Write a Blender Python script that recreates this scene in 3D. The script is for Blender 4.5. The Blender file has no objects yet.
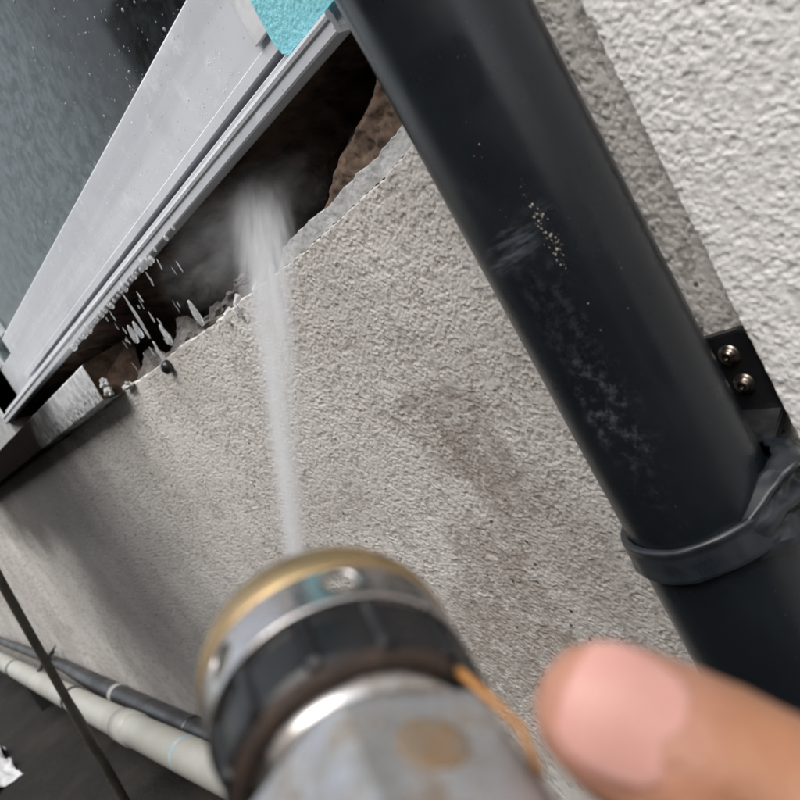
import bpy, bmesh, math, random
import numpy as np
from mathutils import Vector, Matrix, noise as mn
random.seed(7); np.random.seed(7)
scene = bpy.context.scene
COL = scene.collection

# ------------------------------------------------------------------ camera
R = np.array([[0.5592, -0.1986, -0.8049], [0.6641, -0.4738, 0.5783], [-0.4962, -0.8580, -0.1331]])
u_, s_, v_ = np.linalg.svd(R); R = u_ @ v_
CAM = np.array([0.0, -0.37, 1.0])
cam_data = bpy.data.cameras.new('camera')
cam = bpy.data.objects.new('camera', cam_data); COL.objects.link(cam)
cm = Matrix.Identity(4)
for i in range(3):
    cm[i][0] = R[i, 0]; cm[i][1] = -R[i, 1]; cm[i][2] = -R[i, 2]; cm[i][3] = CAM[i]
cam.matrix_world = cm
cam_data.sensor_width = 36; cam_data.lens = 36 * 770 / 800
cam_data.clip_start = 0.005; cam_data.clip_end = 200
cam_data.dof.use_dof = True; cam_data.dof.focus_distance = 0.58; cam_data.dof.aperture_fstop = 13.5
scene.camera = cam

# ------------------------------------------------------------------ sky, sun, exposure
W = bpy.data.worlds.new('World'); scene.world = W; W.use_nodes = True
wn = W.node_tree.nodes; wl = W.node_tree.links
bg = wn['Background']
sky = wn.new('ShaderNodeTexSky'); sky.sky_type = 'NISHITA'; sky.sun_disc = False
sky.sun_elevation = math.radians(54); sky.sun_rotation = math.radians(150)
sky.air_density = 1.5; sky.dust_density = 4.0
hs = wn.new('ShaderNodeHueSaturation'); hs.inputs['Saturation'].default_value = 0.36
wl.new(sky.outputs[0], hs.inputs['Color']); wl.new(hs.outputs[0], bg.inputs[0])
bg.inputs[1].default_value = 0.15
sd = bpy.data.lights.new('sun', 'SUN'); sd.energy = 1.5; sd.angle = math.radians(60); sd.color = (1, 0.97, 0.93)
sun = bpy.data.objects.new('sun', sd); COL.objects.link(sun)
el, azm = math.radians(54), math.radians(150)
sv = Vector((math.sin(azm) * math.cos(el), math.cos(azm) * math.cos(el), math.sin(el)))
sun.rotation_euler = sv.to_track_quat('Z', 'Y').to_euler()
vs = scene.view_settings
vs.view_transform = 'Standard'; vs.look = 'None'; vs.gamma = 1; vs.exposure = 0.8
scene.render.engine = 'CYCLES'
scene.cycles.volume_bounces = 3; scene.cycles.volume_step_rate = 2.0; scene.cycles.volume_max_steps = 48
scene.cycles.max_bounces = 8; scene.cycles.diffuse_bounces = 3; scene.cycles.use_adaptive_sampling = True; scene.cycles.adaptive_threshold = 0.02; scene.cycles.use_denoising = True

# ------------------------------------------------------------------ helpers
def tag(o, label=None, cat=None, group=None, kind=None):
    if label: o['label'] = label
    if cat: o['category'] = cat
    if group: o['group'] = group
    if kind: o['kind'] = kind
    return o
def empty(name, loc, label, cat, group=None):
    o = bpy.data.objects.new(name, None); COL.objects.link(o); o.location = loc; o.empty_display_size = 0.02
    return tag(o, label, cat, group)
def link_mesh(name, me, m=None, parent=None, smooth=True):
    o = bpy.data.objects.new(name, me); COL.objects.link(o)
    if m: me.materials.append(m)
    if smooth:
        me.polygons.foreach_set('use_smooth', [True] * len(me.polygons))
    if parent:
        o.parent = parent
        o.matrix_parent_inverse = parent_inv(parent)
    return o
def parent_inv(p):
    m = p.matrix_basis.copy()
    while p.parent:
        m = p.parent.matrix_basis @ p.matrix_parent_inverse @ m; p = p.parent
    return m.inverted()
def mesh(name, verts, faces, m=None, parent=None, smooth=True):
    me = bpy.data.meshes.new(name); me.from_pydata([tuple(v) for v in verts], [], faces); me.update()
    return link_mesh(name, me, m, parent, smooth)
def bm_mesh(name, bm, m=None, parent=None, smooth=True):
    me = bpy.data.meshes.new(name); bmesh.ops.recalc_face_normals(bm, faces=bm.faces[:]); bm.to_mesh(me); bm.free()
    return link_mesh(name, me, m, parent, smooth)
def box(name, a, b, m, parent=None, bevel=0.002, seg=2):
    bm = bmesh.new(); bmesh.ops.create_cube(bm, size=1)
    for v in bm.verts:
        for i in range(3): v.co[i] = a[i] + (b[i] - a[i]) * (v.co[i] + 0.5)
    if bevel: bmesh.ops.bevel(bm, geom=bm.edges[:], offset=bevel, segments=seg, affect='EDGES', profile=0.5)
    return bm_mesh(name, bm, m, parent, False)
def grid_mesh(name, P, m, parent=None, flip=False):
    # P: (nu, nv, 3)
    nu, nv = P.shape[:2]
    me = bpy.data.meshes.new(name)
    idx = np.arange(nu * nv).reshape(nu, nv)
    q = np.stack([idx[:-1, :-1], idx[1:, :-1], idx[1:, 1:], idx[:-1, 1:]], -1).reshape(-1, 4)
    if flip: q = q[:, ::-1]
    me.vertices.add(nu * nv); me.vertices.foreach_set('co', P.reshape(-1).astype(np.float32))
    n = len(q); me.loops.add(n * 4); me.loops.foreach_set('vertex_index', q.reshape(-1).astype(np.int32))
    me.polygons.add(n); me.polygons.foreach_set('loop_start', np.arange(0, n * 4, 4, dtype=np.int32))
    me.polygons.foreach_set('loop_total', np.full(n, 4, dtype=np.int32)); me.update(calc_edges=True); me.validate()
    return link_mesh(name, me, m, parent)
def tube(name, pts, rad, m, parent=None, n=20, cap=True, profile=None):
    pts = [Vector(p) for p in pts]
    if not hasattr(rad, '__len__'): rad = [rad] * len(pts)
    V = []; Fc = []
    up = Vector((0.137, 0.29, 0.95))
    prev = None
    for i, p in enumerate(pts):
        t = (pts[min(i + 1, len(pts) - 1)] - pts[max(i - 1, 0)]).normalized()
        if prev is None:
            a = t.cross(up)
            if a.length < 1e-3: a = t.cross(Vector((1, 0, 0)))
            a.normalize()
        else:
            a = (prev - t * prev.dot(t)).normalized()
        prev = a; b = t.cross(a)
        for k in range(n):
            th = 2 * math.pi * k / n
            rr = rad[i] * (profile(th, i) if profile else 1)
            V.append(p + (a * math.cos(th) + b * math.sin(th)) * rr)
    for i in range(len(pts) - 1):
        for k in range(n):
            k2 = (k + 1) % n
            Fc.append((i * n + k, i * n + k2, (i + 1) * n + k2, (i + 1) * n + k))
    if cap:
        Fc.append(tuple(range(n))[::-1]); Fc.append(tuple((len(pts) - 1) * n + k for k in range(n)))
    return mesh(name, V, Fc, m, parent)
def lathe_geo(prof, n=64, closed=False):
    V = []; Fc = []
    for (r, z) in prof:
        for k in range(n):
            th = 2 * math.pi * k / n
            V.append((r * math.cos(th), r * math.sin(th), z))
    L = len(prof)
    for i in range(L if closed else L - 1):
        j = (i + 1) % L
        for k in range(n):
            k2 = (k + 1) % n
            Fc.append((i * n + k, i * n + k2, j * n + k2, j * n + k))
    return V, Fc

class NT:
    def __init__(self, name):
        self.m = bpy.data.materials.new(name); self.m.use_nodes = True
        self.t = self.m.node_tree; self.n = self.t.nodes; self.l = self.t.links
        self.b = self.n['Principled BSDF']; self.out = self.n['Material Output']
        self.co = self.n.new('ShaderNodeTexCoord').outputs['Object']
    def node(self, typ, **kw):
        n = self.n.new(typ)
        for k, v in kw.items(): setattr(n, k, v)
        return n
    def set(self, sock, v):
        if isinstance(v, bpy.types.NodeSocket): self.l.new(v, sock)
        elif v is not None:
            if hasattr(sock.default_value, '__len__') and isinstance(v, (tuple, list)) and len(sock.default_value) == 4 and len(v) == 3: v = (*v, 1)
            sock.default_value = v
    def noise(self, scale, detail=4, rough=0.55, vec=None, dist=0.0, out='Fac'):
        n = self.node('ShaderNodeTexNoise'); self.l.new(vec or self.co, n.inputs['Vector'])
        n.inputs['Scale'].default_value = scale; n.inputs['Detail'].default_value = detail
        n.inputs['Roughness'].default_value = rough; n.inputs['Distortion'].default_value = dist
        return n.outputs[out]
    def voro(self, scale, feature='SMOOTH_F1', vec=None, smooth=0.4, rand=1.0):
        n = self.node('ShaderNodeTexVoronoi', feature=feature); self.l.new(vec or self.co, n.inputs['Vector'])
        n.inputs['Scale'].default_value = scale; n.inputs['Randomness'].default_value = rand
        if feature == 'SMOOTH_F1': n.inputs['Smoothness'].default_value = smooth
        return n.outputs['Distance']
    def math(self, op, a, b=None, c=None, clamp=False):
        n = self.node('ShaderNodeMath', operation=op); n.use_clamp = clamp
        self.set(n.inputs[0], a)
        if b is not None: self.set(n.inputs[1], b)
        if c is not None: self.set(n.inputs[2], c)
        return n.outputs[0]
    def ramp(self, v, lo, hi, a=0.0, b=1.0):
        n = self.node('ShaderNodeMapRange'); n.interpolation_type = 'SMOOTHSTEP'
        self.set(n.inputs[0], v); n.inputs[1].default_value = lo; n.inputs[2].default_value = hi
        n.inputs[3].default_value = a; n.inputs[4].default_value = b
        return n.outputs[0]
    def mix(self, f, a, b):
        n = self.node('ShaderNodeMix', data_type='RGBA')
        self.set(n.inputs[0], f); self.set(n.inputs[6], a); self.set(n.inputs[7], b)
        return n.outputs[2]
    def mapping(self, scale=(1, 1, 1), rot=(0, 0, 0), loc=(0, 0, 0), vec=None):
        n = self.node('ShaderNodeMapping'); self.l.new(vec or self.co, n.inputs[0])
        n.inputs['Location'].default_value = loc; n.inputs['Rotation'].default_value = rot; n.inputs['Scale'].default_value = scale
        return n.outputs[0]
    def xyz(self, vec=None):
        n = self.node('ShaderNodeSeparateXYZ'); self.l.new(vec or self.co, n.inputs[0]); return n.outputs
    def blob(self, cx, cz, rx, rz, warp=0.35, ns=25, rot=0.0):
        # 1 inside, 0 outside: an irregular patch on a wall (x,z)
        s = self.xyz()
        dx = self.math('SUBTRACT', s[0], cx); dz = self.math('SUBTRACT', s[2], cz)
        c, sn = math.cos(rot), math.sin(rot)
        a = self.math('DIVIDE', self.math('ADD', self.math('MULTIPLY', dx, c), self.math('MULTIPLY', dz, sn)), rx)
        b = self.math('DIVIDE', self.math('SUBTRACT', self.math('MULTIPLY', dz, c), self.math('MULTIPLY', dx, sn)), rz)
        dd = self.math('SQRT', self.math('ADD', self.math('MULTIPLY', a, a), self.math('MULTIPLY', b, b)))
        nz = self.math('MULTIPLY', self.math('SUBTRACT', self.noise(ns, 5, 0.65), 0.5), warp * 4)
        return self.ramp(self.math('ADD', dd, nz), 0.45, 1.15, 1.0, 0.0)
    def bump(self, h, strength=0.3, dist=0.002, normal=None):
        n = self.node('ShaderNodeBump'); n.inputs['Strength'].default_value = strength; n.inputs['Distance'].default_value = dist
        self.l.new(h, n.inputs['Height']); self.l.new(n.outputs[0], self.b.inputs['Normal'])
    def disp(self, h, scale, mid=0.5):
        n = self.node('ShaderNodeDisplacement'); self.l.new(h, n.inputs['Height'])
        n.inputs['Scale'].default_value = scale; n.inputs['Midlevel'].default_value = mid
        self.l.new(n.outputs[0], self.out.inputs['Displacement']); self.m.displacement_method = 'BOTH'
    def p(self, **kw):
        for k, v in kw.items(): self.set(self.b.inputs[k.replace('_', ' ')], v)
        return self

# ------------------------------------------------------------------ materials
# stucco relief is real geometry: the grain heights and the darker tone of the pits are worked out per vertex
def _hash(ix, iy, k):
    h = (ix.astype(np.int64) * 374761393 + iy.astype(np.int64) * 668265263 + k * 974634539) & 0xffffffff
    h = ((h ^ (h >> 13)) * 1274126177) & 0xffffffff
    h = ((h ^ (h >> 16)) * 2246822519) & 0xffffffff
    return ((h ^ (h >> 15)) & 0xffffff) / float(0xffffff)
def vnoise(x, z, f, k=0):
    x = x * f + 1000.3; z = z * f + 1000.7
    ix = np.floor(x); iz = np.floor(z); fx = x - ix; fz = z - iz
    fx = fx * fx * fx * (fx * (fx * 6 - 15) + 10); fz = fz * fz * fz * (fz * (fz * 6 - 15) + 10)
    a = _hash(ix, iz, k); b = _hash(ix + 1, iz, k); c = _hash(ix, iz + 1, k); d = _hash(ix + 1, iz + 1, k)
    return (a * (1 - fx) + b * fx) * (1 - fz) + (c * (1 - fx) + d * fx) * fz
def fnoise(x, z, f, octv=4, k=0, gain=0.55):
    s = 0; a = 1; t = 0; c, sn = 0.8, 0.6
    for o in range(octv):
        s = s + a * vnoise(x, z, f, k + o * 17); t += a; a *= gain; f *= 2.03
        x, z = c * x - sn * z, sn * x + c * z
    return s / t
def worley(x, z, f, k=0):
    x = x * f + 500.1; z = z * f + 500.9
    ix = np.floor(x); iz = np.floor(z); best = np.full(x.shape, 9.0)
    for dx in (-1, 0, 1):
        for dz in (-1, 0, 1):
            cx = ix + dx; cz = iz + dz
            px = cx + _hash(cx, cz, k); pz = cz + _hash(cx, cz, k + 5)
            sz = 0.75 + 0.6 * _hash(cx, cz, k + 9)
            best = np.minimum(best, ((x - px) ** 2 + (z - pz) ** 2) * sz)
    return np.sqrt(best)
def sstep(v, lo, hi):
    t = np.clip((v - lo) / (hi - lo), 0, 1); return t * t * (3 - 2 * t)
def relief(x, z, big=1.0):
    wx = x + 0.0022 * big * (vnoise(x, z, 260 / big, 1) - 0.5); wz = z + 0.0022 * big * (vnoise(x, z, 260 / big, 2) - 0.5)
    g1 = 1 - sstep(worley(wx, wz, 300 / big, 3), 0.05, 0.80)
    keep = sstep(fnoise(x, z, 75 / big, 2, 6), 0.30, 0.62)
    n1 = fnoise(x, z, 310 / big, 3, 7, 0.75); n0 = fnoise(x, z, 20, 2, 8)
    pit = sstep(fnoise(x + 3, z, 170 / big, 2, 9), 0.60, 0.72)
    return 0.36 * g1 * (0.45 + 0.55 * keep) + 0.72 * n1 + 0.25 * n0 - 0.26 * pit
def patch(x, z, cx, cz, rx, rz, rot=0.0, warp=0.35, ns=25, k=0):
    dx = x - cx; dz = z - cz; c, sn = math.cos(rot), math.sin(rot)
    d = np.sqrt(((dx * c + dz * sn) / rx) ** 2 + ((dz * c - dx * sn) / rz) ** 2)
    return 1 - sstep(d + (fnoise(x, z, ns, 5, k, 0.62) - 0.5) * warp * 4, 0.45, 1.15)
def roughcast(P, amp, big=1.0, skip=0, dirn=(0, -1, 0)):
    """push the grid out by the grain; returns the relief per vertex"""
    x = P[..., 0]; z = P[..., 2]; h = relief(x, z, big)
    a = amp(x, z) if callable(amp) else amp
    off = (h - 0.68) * a
    P[..., 1] -= off
    return h
def attr(o, name, v):
    at = o.data.attributes.new(name, 'FLOAT', 'POINT'); at.data.foreach_set('value', np.ascontiguousarray(v, dtype=np.float32).reshape(-1))
def A_(t, name):
    n = t.node('ShaderNodeAttribute'); n.attribute_name = name; return n.outputs['Fac']
def make_stucco():
    t = NT('stucco_beige_grey')
    c = t.mix(A_(t, 'tone'), (0.535, 0.510, 0.483), (0.625, 0.602, 0.577))
    c = t.mix(A_(t, 'strip_lift'), c, (0.78, 0.75, 0.72))  # strip beside the downpipe painted paler to offset the shade there
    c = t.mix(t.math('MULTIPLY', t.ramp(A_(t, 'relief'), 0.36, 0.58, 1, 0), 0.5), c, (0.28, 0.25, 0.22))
    c = t.mix(t.math('MULTIPLY', A_(t, 'stain'), 0.58), c, (0.20, 0.165, 0.13))
    c = t.mix(t.math('MULTIPLY', A_(t, 'shade_mould'), 0.75), c, (0.05, 0.045, 0.042))  # mould plus the deep shade under the sill, both put into the colour
    c = t.mix(t.math('MULTIPLY', A_(t, 'sill_shade'), 0.85), c, (0.10, 0.10, 0.10))  # soft shadow band below the sill, painted into the wall colour
    c = t.mix(A_(t, 'speck'), c, (0.04, 0.036, 0.032))
    t.p(Base_Color=c, Roughness=0.95); t.b.inputs['Specular IOR Level'].default_value = 0.0
    return t.m
def stucco_attrs(o, P, h):
    x = P[..., 0]; z = P[..., 2]
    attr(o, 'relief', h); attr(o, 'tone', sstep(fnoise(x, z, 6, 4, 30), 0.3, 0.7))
    st = np.maximum(np.maximum(patch(x, z, -0.462, 0.850, 0.055, 0.105, 0.45, 0.35, 26, 40), patch(x, z, -0.53, 0.69, 0.15, 0.10, 0.7, 0.4, 16, 50)), 0.6 * patch(x, z, -0.42, 0.76, 0.06, 0.13, 0.5, 0.45, 22, 60))
    attr(o, 'stain', st * sstep(fnoise(x, z, 110, 4, 70, 0.7), 0.15, 0.62))
    attr(o, 'shade_mould', patch(x, z, -2.0, 1.0, 0.78, 0.17, 0, 0.2, 4, 80)); attr(o, 'sill_shade', 1 - sstep(np.sqrt(((x + 1.76) / 0.66) ** 2 + ((z - 0.74) / 0.66) ** 2) + 0.5 * (fnoise(x, z, 3, 4, 90) - 0.5), 0.15, 1.25))
    attr(o, 'strip_lift', 0.85 * sstep(x + 0.03 * (fnoise(x, z, 30, 3, 120) - 0.5), -0.275, -0.235))
    w = worley(x, z, 26, 100); attr(o, 'speck', (w < 0.042) * 0.85 * (vnoise(x, z, 9, 101) > 0.58))
def make_white_stucco():
    t = NT('stucco_white')
    c = t.mix(t.ramp(t.noise(9, 3), 0.3, 0.7), (0.72, 0.71, 0.70), (0.79, 0.78, 0.77))
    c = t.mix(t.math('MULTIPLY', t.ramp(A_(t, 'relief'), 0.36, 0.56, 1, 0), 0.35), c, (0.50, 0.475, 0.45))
    t.p(Base_Color=c, Roughness=0.85); t.b.inputs['Specular IOR Level'].default_value = 0.0
    return t.m
def make_cyan():
    t = NT('cyan_painted_render')
    h = t.math('ADD', t.math('MULTIPLY', t.voro(330, 'F1'), 0.4), t.math('MULTIPLY', t.noise(230, 5, 0.7), 1.3))
    c = t.mix(t.ramp(h, 0.5, 1.3), (0.34, 0.82, 0.93), (0.20, 0.60, 0.70))
    t.p(Base_Color=c, Roughness=0.75); t.bump(t.math('MULTIPLY', h, -1.0), 0.6, 0.002)
    return t.m
def make_alu():
    t = NT('weathered_pale_aluminium')
    st = t.noise(30, 4, 0.6, t.mapping((0.04, 1, 1)))
    bl = t.noise(38, 6, 0.7)
    c = t.mix(t.ramp(st, 0.35, 0.65), (0.56, 0.585, 0.63), (0.68, 0.70, 0.745))
    # chalky water marks and grime
    c = t.mix(t.math('MULTIPLY', t.ramp(bl, 0.52, 0.72), 0.5), c, (0.86, 0.88, 0.90))
    c = t.mix(t.math('MULTIPLY', t.ramp(t.noise(9, 5, 0.6), 0.5, 0.75), 0.5), c, (0.40, 0.44, 0.49))
    sp = t.ramp(t.voro(120, 'F1'), 0.07, 0.12, 1, 0)
    c = t.mix(t.math('MULTIPLY', sp, 0.55), c, (0.24, 0.24, 0.25))
    t.p(Base_Color=c, Metallic=0.1, Roughness=t.ramp(bl, 0.3, 0.7, 0.34, 0.55)); t.bump(bl, 0.25, 0.0008)
    return t.m
def make_glass():
    t = NT('wet_dusty_glass')
    n = t.n
    n.remove(t.b)
    tr = n.new('ShaderNodeBsdfTransparent'); tr.inputs[0].default_value = (0.72, 0.80, 0.82, 1)
    gl = n.new('ShaderNodeBsdfGlossy'); gl.inputs['Roughness'].default_value = 0.06
    fr = n.new('ShaderNodeFresnel'); fr.inputs[0].default_value = 1.5
    m1 = n.new('ShaderNodeMixShader'); t.l.new(fr.outputs[0], m1.inputs[0]); t.l.new(tr.outputs[0], m1.inputs[1]); t.l.new(gl.outputs[0], m1.inputs[2])
    df = n.new('ShaderNodeBsdfDiffuse'); df.inputs[0].default_value = (0.34, 0.43, 0.46, 1)
    s = t.xyz()
    edge = t.math('ADD', s[0], t.math('MULTIPLY', t.math('SUBTRACT', t.noise(40, 6, 0.7), 0.5), 0.16))
    film = t.ramp(edge, -0.90, -0.66, 0.32, 0.05)
    runs = t.ramp(t.noise(50, 6, 0.75), 0.38, 0.60, 0.30, 1.15)
    pits = t.ramp(t.voro(130, 'F1'), 0.10, 0.22, 0.25, 1.0)
    f = t.math('MULTIPLY', t.math('MULTIPLY', film, runs), pits)
    m2 = n.new('ShaderNodeMixShader'); t.l.new(f, m2.inputs[0]); t.l.new(m1.outputs[0], m2.inputs[1]); t.l.new(df.outputs[0], m2.inputs[2])
    t.l.new(m2.outputs[0], t.out.inputs[0])
    return t.m
def make_pvc_black():
    t = NT('charcoal_pvc')
    c = t.mix(t.ramp(t.noise(12, 5, 0.6, t.mapping((1, 1, 0.25))), 0.35, 0.7), (0.006, 0.008, 0.0105), (0.012, 0.016, 0.021))
    # pale lime smears and scuffs
    fine = t.ramp(t.noise(170, 5, 0.7, t.mapping((0.25, 0.25, 1.8), (0, 0.45, 0))), 0.40, 0.72)
    s1 = t.blob(-0.248, 0.988, 0.024, 0.011, 0.3, 60, 0.35)
    s2 = t.blob(-0.247, 0.893, 0.013, 0.032, 0.45, 60, 0.0)
    s3 = t.blob(-0.243, 0.915, 0.016, 0.09, 0.4, 40, 0.0)
    blot = t.ramp(t.noise(190, 6, 0.75), 0.46, 0.70)
    mk = t.math('MAXIMUM', t.math('MULTIPLY', s1, fine), t.math('MULTIPLY', t.math('MULTIPLY', s2, 0.55), blot))
    c = t.mix(t.math('MULTIPLY', mk, 0.42), c, (0.14, 0.165, 0.20))
    c = t.mix(t.math('MULTIPLY', t.math('MULTIPLY', s3, blot), 0.12), c, (0.2, 0.21, 0.22))
    dust = t.ramp(t.voro(230, 'F1'), 0.06, 0.11, 1, 0)
    dm = t.math('MULTIPLY', dust, t.ramp(t.noise(22, 4), 0.52, 0.66))
    c = t.mix(t.math('MULTIPLY', dm, 0.5), c, (0.16, 0.155, 0.15))
    rg = t.math('ADD', t.ramp(t.noise(16, 5, 0.65), 0.3, 0.7, 0.22, 0.38), t.math('MULTIPLY', mk, 0.25))
    t.b.inputs['Specular IOR Level'].default_value = 0.42
    t.p(Base_Color=c, Roughness=rg); t.bump(t.noise(60, 4, 0.6), 0.12, 0.001)
    return t.m
def simple(name, col, rough=0.6, metal=0.0, col2=None, ns=40, bump=0.0, bd=0.001, detail=5, spec=None):
    t = NT(name); nz = t.noise(ns, detail, 0.62)
    c = t.mix(t.ramp(nz, 0.35, 0.68), col, col2 or tuple(x * 0.75 for x in col))
    t.p(Base_Color=c, Roughness=t.ramp(nz, 0.3, 0.7, max(rough - 0.08, 0.02), min(rough + 0.1, 1)), Metallic=metal)
    if spec is not None: t.b.inputs['Specular IOR Level'].default_value = spec
    if bump: t.bump(nz, bump, bd)
    return t.m
def make_water():
    t = NT('water'); t.p(Base_Color=(0.95, 0.97, 1.0), Roughness=0.08, IOR=1.33); t.b.inputs['Transmission Weight'].default_value = 0.75
    return t.m
M = dict(stucco=make_stucco(), white=make_white_stucco(), cyan=make_cyan(), alu=make_alu(), glass=make_glass(), pvc=make_pvc_black(), water=make_water())
M['mortar'] = simple('pale_mortar', (0.50, 0.51, 0.51), 0.85, 0, (0.34, 0.345, 0.345), 70, 0.8, 0.003)
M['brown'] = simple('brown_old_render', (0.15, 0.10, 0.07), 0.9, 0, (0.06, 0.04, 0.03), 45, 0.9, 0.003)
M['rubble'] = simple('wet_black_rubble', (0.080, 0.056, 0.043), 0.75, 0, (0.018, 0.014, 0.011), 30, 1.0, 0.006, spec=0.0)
M['sill'] = None
M['pvc_white'] = simple('dirty_white_pvc', (0.40, 0.40, 0.365), 0.45, 0, (0.33, 0.325, 0.29), 3.5, 0.05)
M['pvc_dark'] = simple('dark_grey_pvc', (0.020, 0.021, 0.023), 0.4, 0, (0.012, 0.012, 0.013), 14, 0.1)
M['tie'] = simple('black_tie', (0.02, 0.02, 0.02), 0.5)
M['greytie'] = simple('grey_tie', (0.35, 0.35, 0.34), 0.5)
M['blue'] = simple('blue_pen_mark', (0.25, 0.40, 0.48), 0.6, 0, (0.42, 0.46, 0.46), 60)
M['hose'] = simple('olive_black_hose', (0.095, 0.088, 0.07), 0.55, 0, (0.06, 0.055, 0.045), 20)
M['screw'] = simple('oily_steel', (0.26, 0.23, 0.20), 0.34, 1.0, (0.07, 0.05, 0.04), 320)
M['blackmetal'] = simple('black_painted_steel', (0.010, 0.010, 0.012), 0.38, 0, (0.018, 0.018, 0.02), 60, 0.1)
M['rubber'] = simple('charcoal_rubber', (0.011, 0.014, 0.018), 0.32, 0, (0.020, 0.024, 0.029), 50, 0.15, 0.0006)
M['plastic'] = simple('white_plastic_film', (0.75, 0.76, 0.78), 0.4)
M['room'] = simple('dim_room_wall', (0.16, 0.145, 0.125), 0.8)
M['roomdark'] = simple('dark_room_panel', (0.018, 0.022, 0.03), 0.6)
M['tub'] = simple('pale_plastic', (0.85, 0.88, 0.88), 0.5)
M['facade'] = simple('brown_grey_facade', (0.15, 0.13, 0.11), 0.9, 0, (0.10, 0.085, 0.075), 3)
M['navy'] = simple('dark_navy_shutter', (0.02, 0.026, 0.035), 0.5)

# ------------------------------------------------------------------ ground
t = NT('wet_dark_concrete')
g1 = t.noise(3.2, 6, 0.62); g2 = t.noise(60, 5, 0.65)
c = t.mix(t.ramp(g1, 0.35, 0.68), (0.014, 0.013, 0.012), (0.042, 0.039, 0.035))
c = t.mix(t.math('MULTIPLY', t.ramp(g2, 0.45, 0.7), 0.5), c, (0.035, 0.033, 0.03))
t.p(Base_Color=c, Roughness=t.ramp(g1, 0.35, 0.62, 0.45, 0.85)); t.b.inputs['Specular IOR Level'].default_value = 0.05; t.bump(t.math('ADD', g2, g1), 0.6, 0.006)
GZ = 0.22
xs = np.linspace(-30, 30, 61); ys = np.linspace(-30, 0.06, 61)
P = np.zeros((61, 61, 3)); P[..., 0] = xs[:, None]; P[..., 1] = ys[None]; P[..., 2] = GZ
o = grid_mesh('ground', P, t.m); tag(o, kind='structure')

# ------------------------------------------------------------------ stucco wall
WTOP = 2.7
def edge_z(x):
    if x > -0.335: return 1.262
    e = 1.057 + 0.012 * max(0, min(1, (x + 0.6) / 0.25))
    e += 0.005 * mn.noise((x * 14, 1.3, 0)) + 0.0022 * mn.noise((x * 60, 4.1, 0)) + 0.0012 * mn.noise((x * 190, 7.7, 0))
    return e
wall = empty('stucco_wall', (-1.5, 0, GZ), 'rough grey beige stucco house wall with brown stains behind the downpipe', 'wall')
def xs_cols(x0, x1):
    x = x0; out = [x0]
    while x > x1:
        tt = math.hypot(x, 0.37); x -= max(0.00078, 0.7 * tt * tt / (770 * 0.37)); out.append(max(x, x1))
    return np.array(out)
cols = np.array(sorted(list(xs_cols(-0.19, -6.5)) + [-2.655, -2.66, -2.664, -2.672, -2.68, -2.684, -2.69], reverse=True))
rows = np.concatenate([np.linspace(0, 0.40, 70, endpoint=False), np.linspace(0.40, 1.0, 700)])
P = np.zeros((len(cols), len(rows) + 3, 3))
for i, x in enumerate(cols):
    e = edge_z(x)
    z = GZ - 0.02 + (e - GZ + 0.02) * rows
    yy = np.zeros(len(rows))
    # slight step where the neighbouring bay starts, with a recessed joint
    if x < -2.67: yy += -0.006
    if -2.683 < x < -2.665: yy += 0.025
    P[i, :len(rows), 0] = x; P[i, :len(rows), 1] = yy; P[i, :len(rows), 2] = z
    P[i, len(rows):, 0] = x; P[i, len(rows):, 1] = [0.003, 0.010, 0.03]; P[i, len(rows):, 2] = [e + 0.001, e + 0.001, e + 0.0005]
B = P[:, :len(rows)]; fade = lambda x, z: 0.0017 * (0.25 + 0.75 * sstep(x, -2.4, -0.9))
H = relief(P[..., 0], P[..., 2]); H[:, :len(rows)] = roughcast(B, fade); P[:, :len(rows)] = B
P[:, len(rows), 1] = np.maximum(P[:, len(rows), 1], B[:, -1, 1] + 0.001)
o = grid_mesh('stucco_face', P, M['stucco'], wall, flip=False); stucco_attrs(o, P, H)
# strip of wall right of the window, up behind the downpipe
xa = np.linspace(-0.19, -0.335, 110); za = np.concatenate([np.linspace(1.2625, 1.30, 30), np.linspace(1.31, WTOP, 20)])
P = np.zeros((len(xa), len(za), 3)); P[..., 0] = xa[:, None]; P[..., 1] = 0.001; P[..., 2] = za[None]
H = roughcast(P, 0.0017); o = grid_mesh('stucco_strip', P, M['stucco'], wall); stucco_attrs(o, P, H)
box('core_jamb', (-0.345, 0.012, 1.03), (-0.19, 0.25, WTOP), M['mortar'], wall, 0)
box('core_lower', (-6.5, 0.035, GZ), (-0.19, 0.25, 1.03), M['mortar'], wall, 0)
box('core_left', (-6.5, 0.004, 1.06), (-1.80, 0.25, WTOP), M['mortar'], wall, 0)
box('core_top', (-1.8, 0.004, 2.25), (-0.345, 0.25, WTOP), M['mortar'], wall, 0)

# broken-out hollow under the window: back of rubble, brown render, pale mortar lip
def hf(name, x0, x1, z0f, z1f, nx, nz, yf, m, flip=False):
    X = np.linspace(x0, x1, nx); P = np.zeros((nx, nz, 3))
    for i, x in enumerate(X):
        a, b = z0f(x), z1f(x)
        for j in range(nz):
            s = j / (nz - 1); z = a + (b - a) * s
            P[i, j] = (x, yf(x, z, s), z)
    return grid_mesh(name, P, m, wall, flip)
def nz(x, z, f, seed=0.0): return mn.noise((x * f, z * f, seed))
def fbm(x, z, f, seed): return nz(x, z, f, seed) + 0.5 * nz(x, z, f * 2.1, seed + 3) + 0.3 * nz(x, z, f * 4.7, seed + 9)
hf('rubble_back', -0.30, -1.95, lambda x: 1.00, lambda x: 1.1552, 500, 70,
   lambda x, z, s: (0.085 + 0.022 * fbm(x, z, 22, 1.0)) * (1 - max(0, (s - 0.72) / 0.28) ** 2) + 0.014 * max(0, (s - 0.72) / 0.28) - 0.05 * max(0, 1 - s * 3.2) , M['rubble'])
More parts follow.
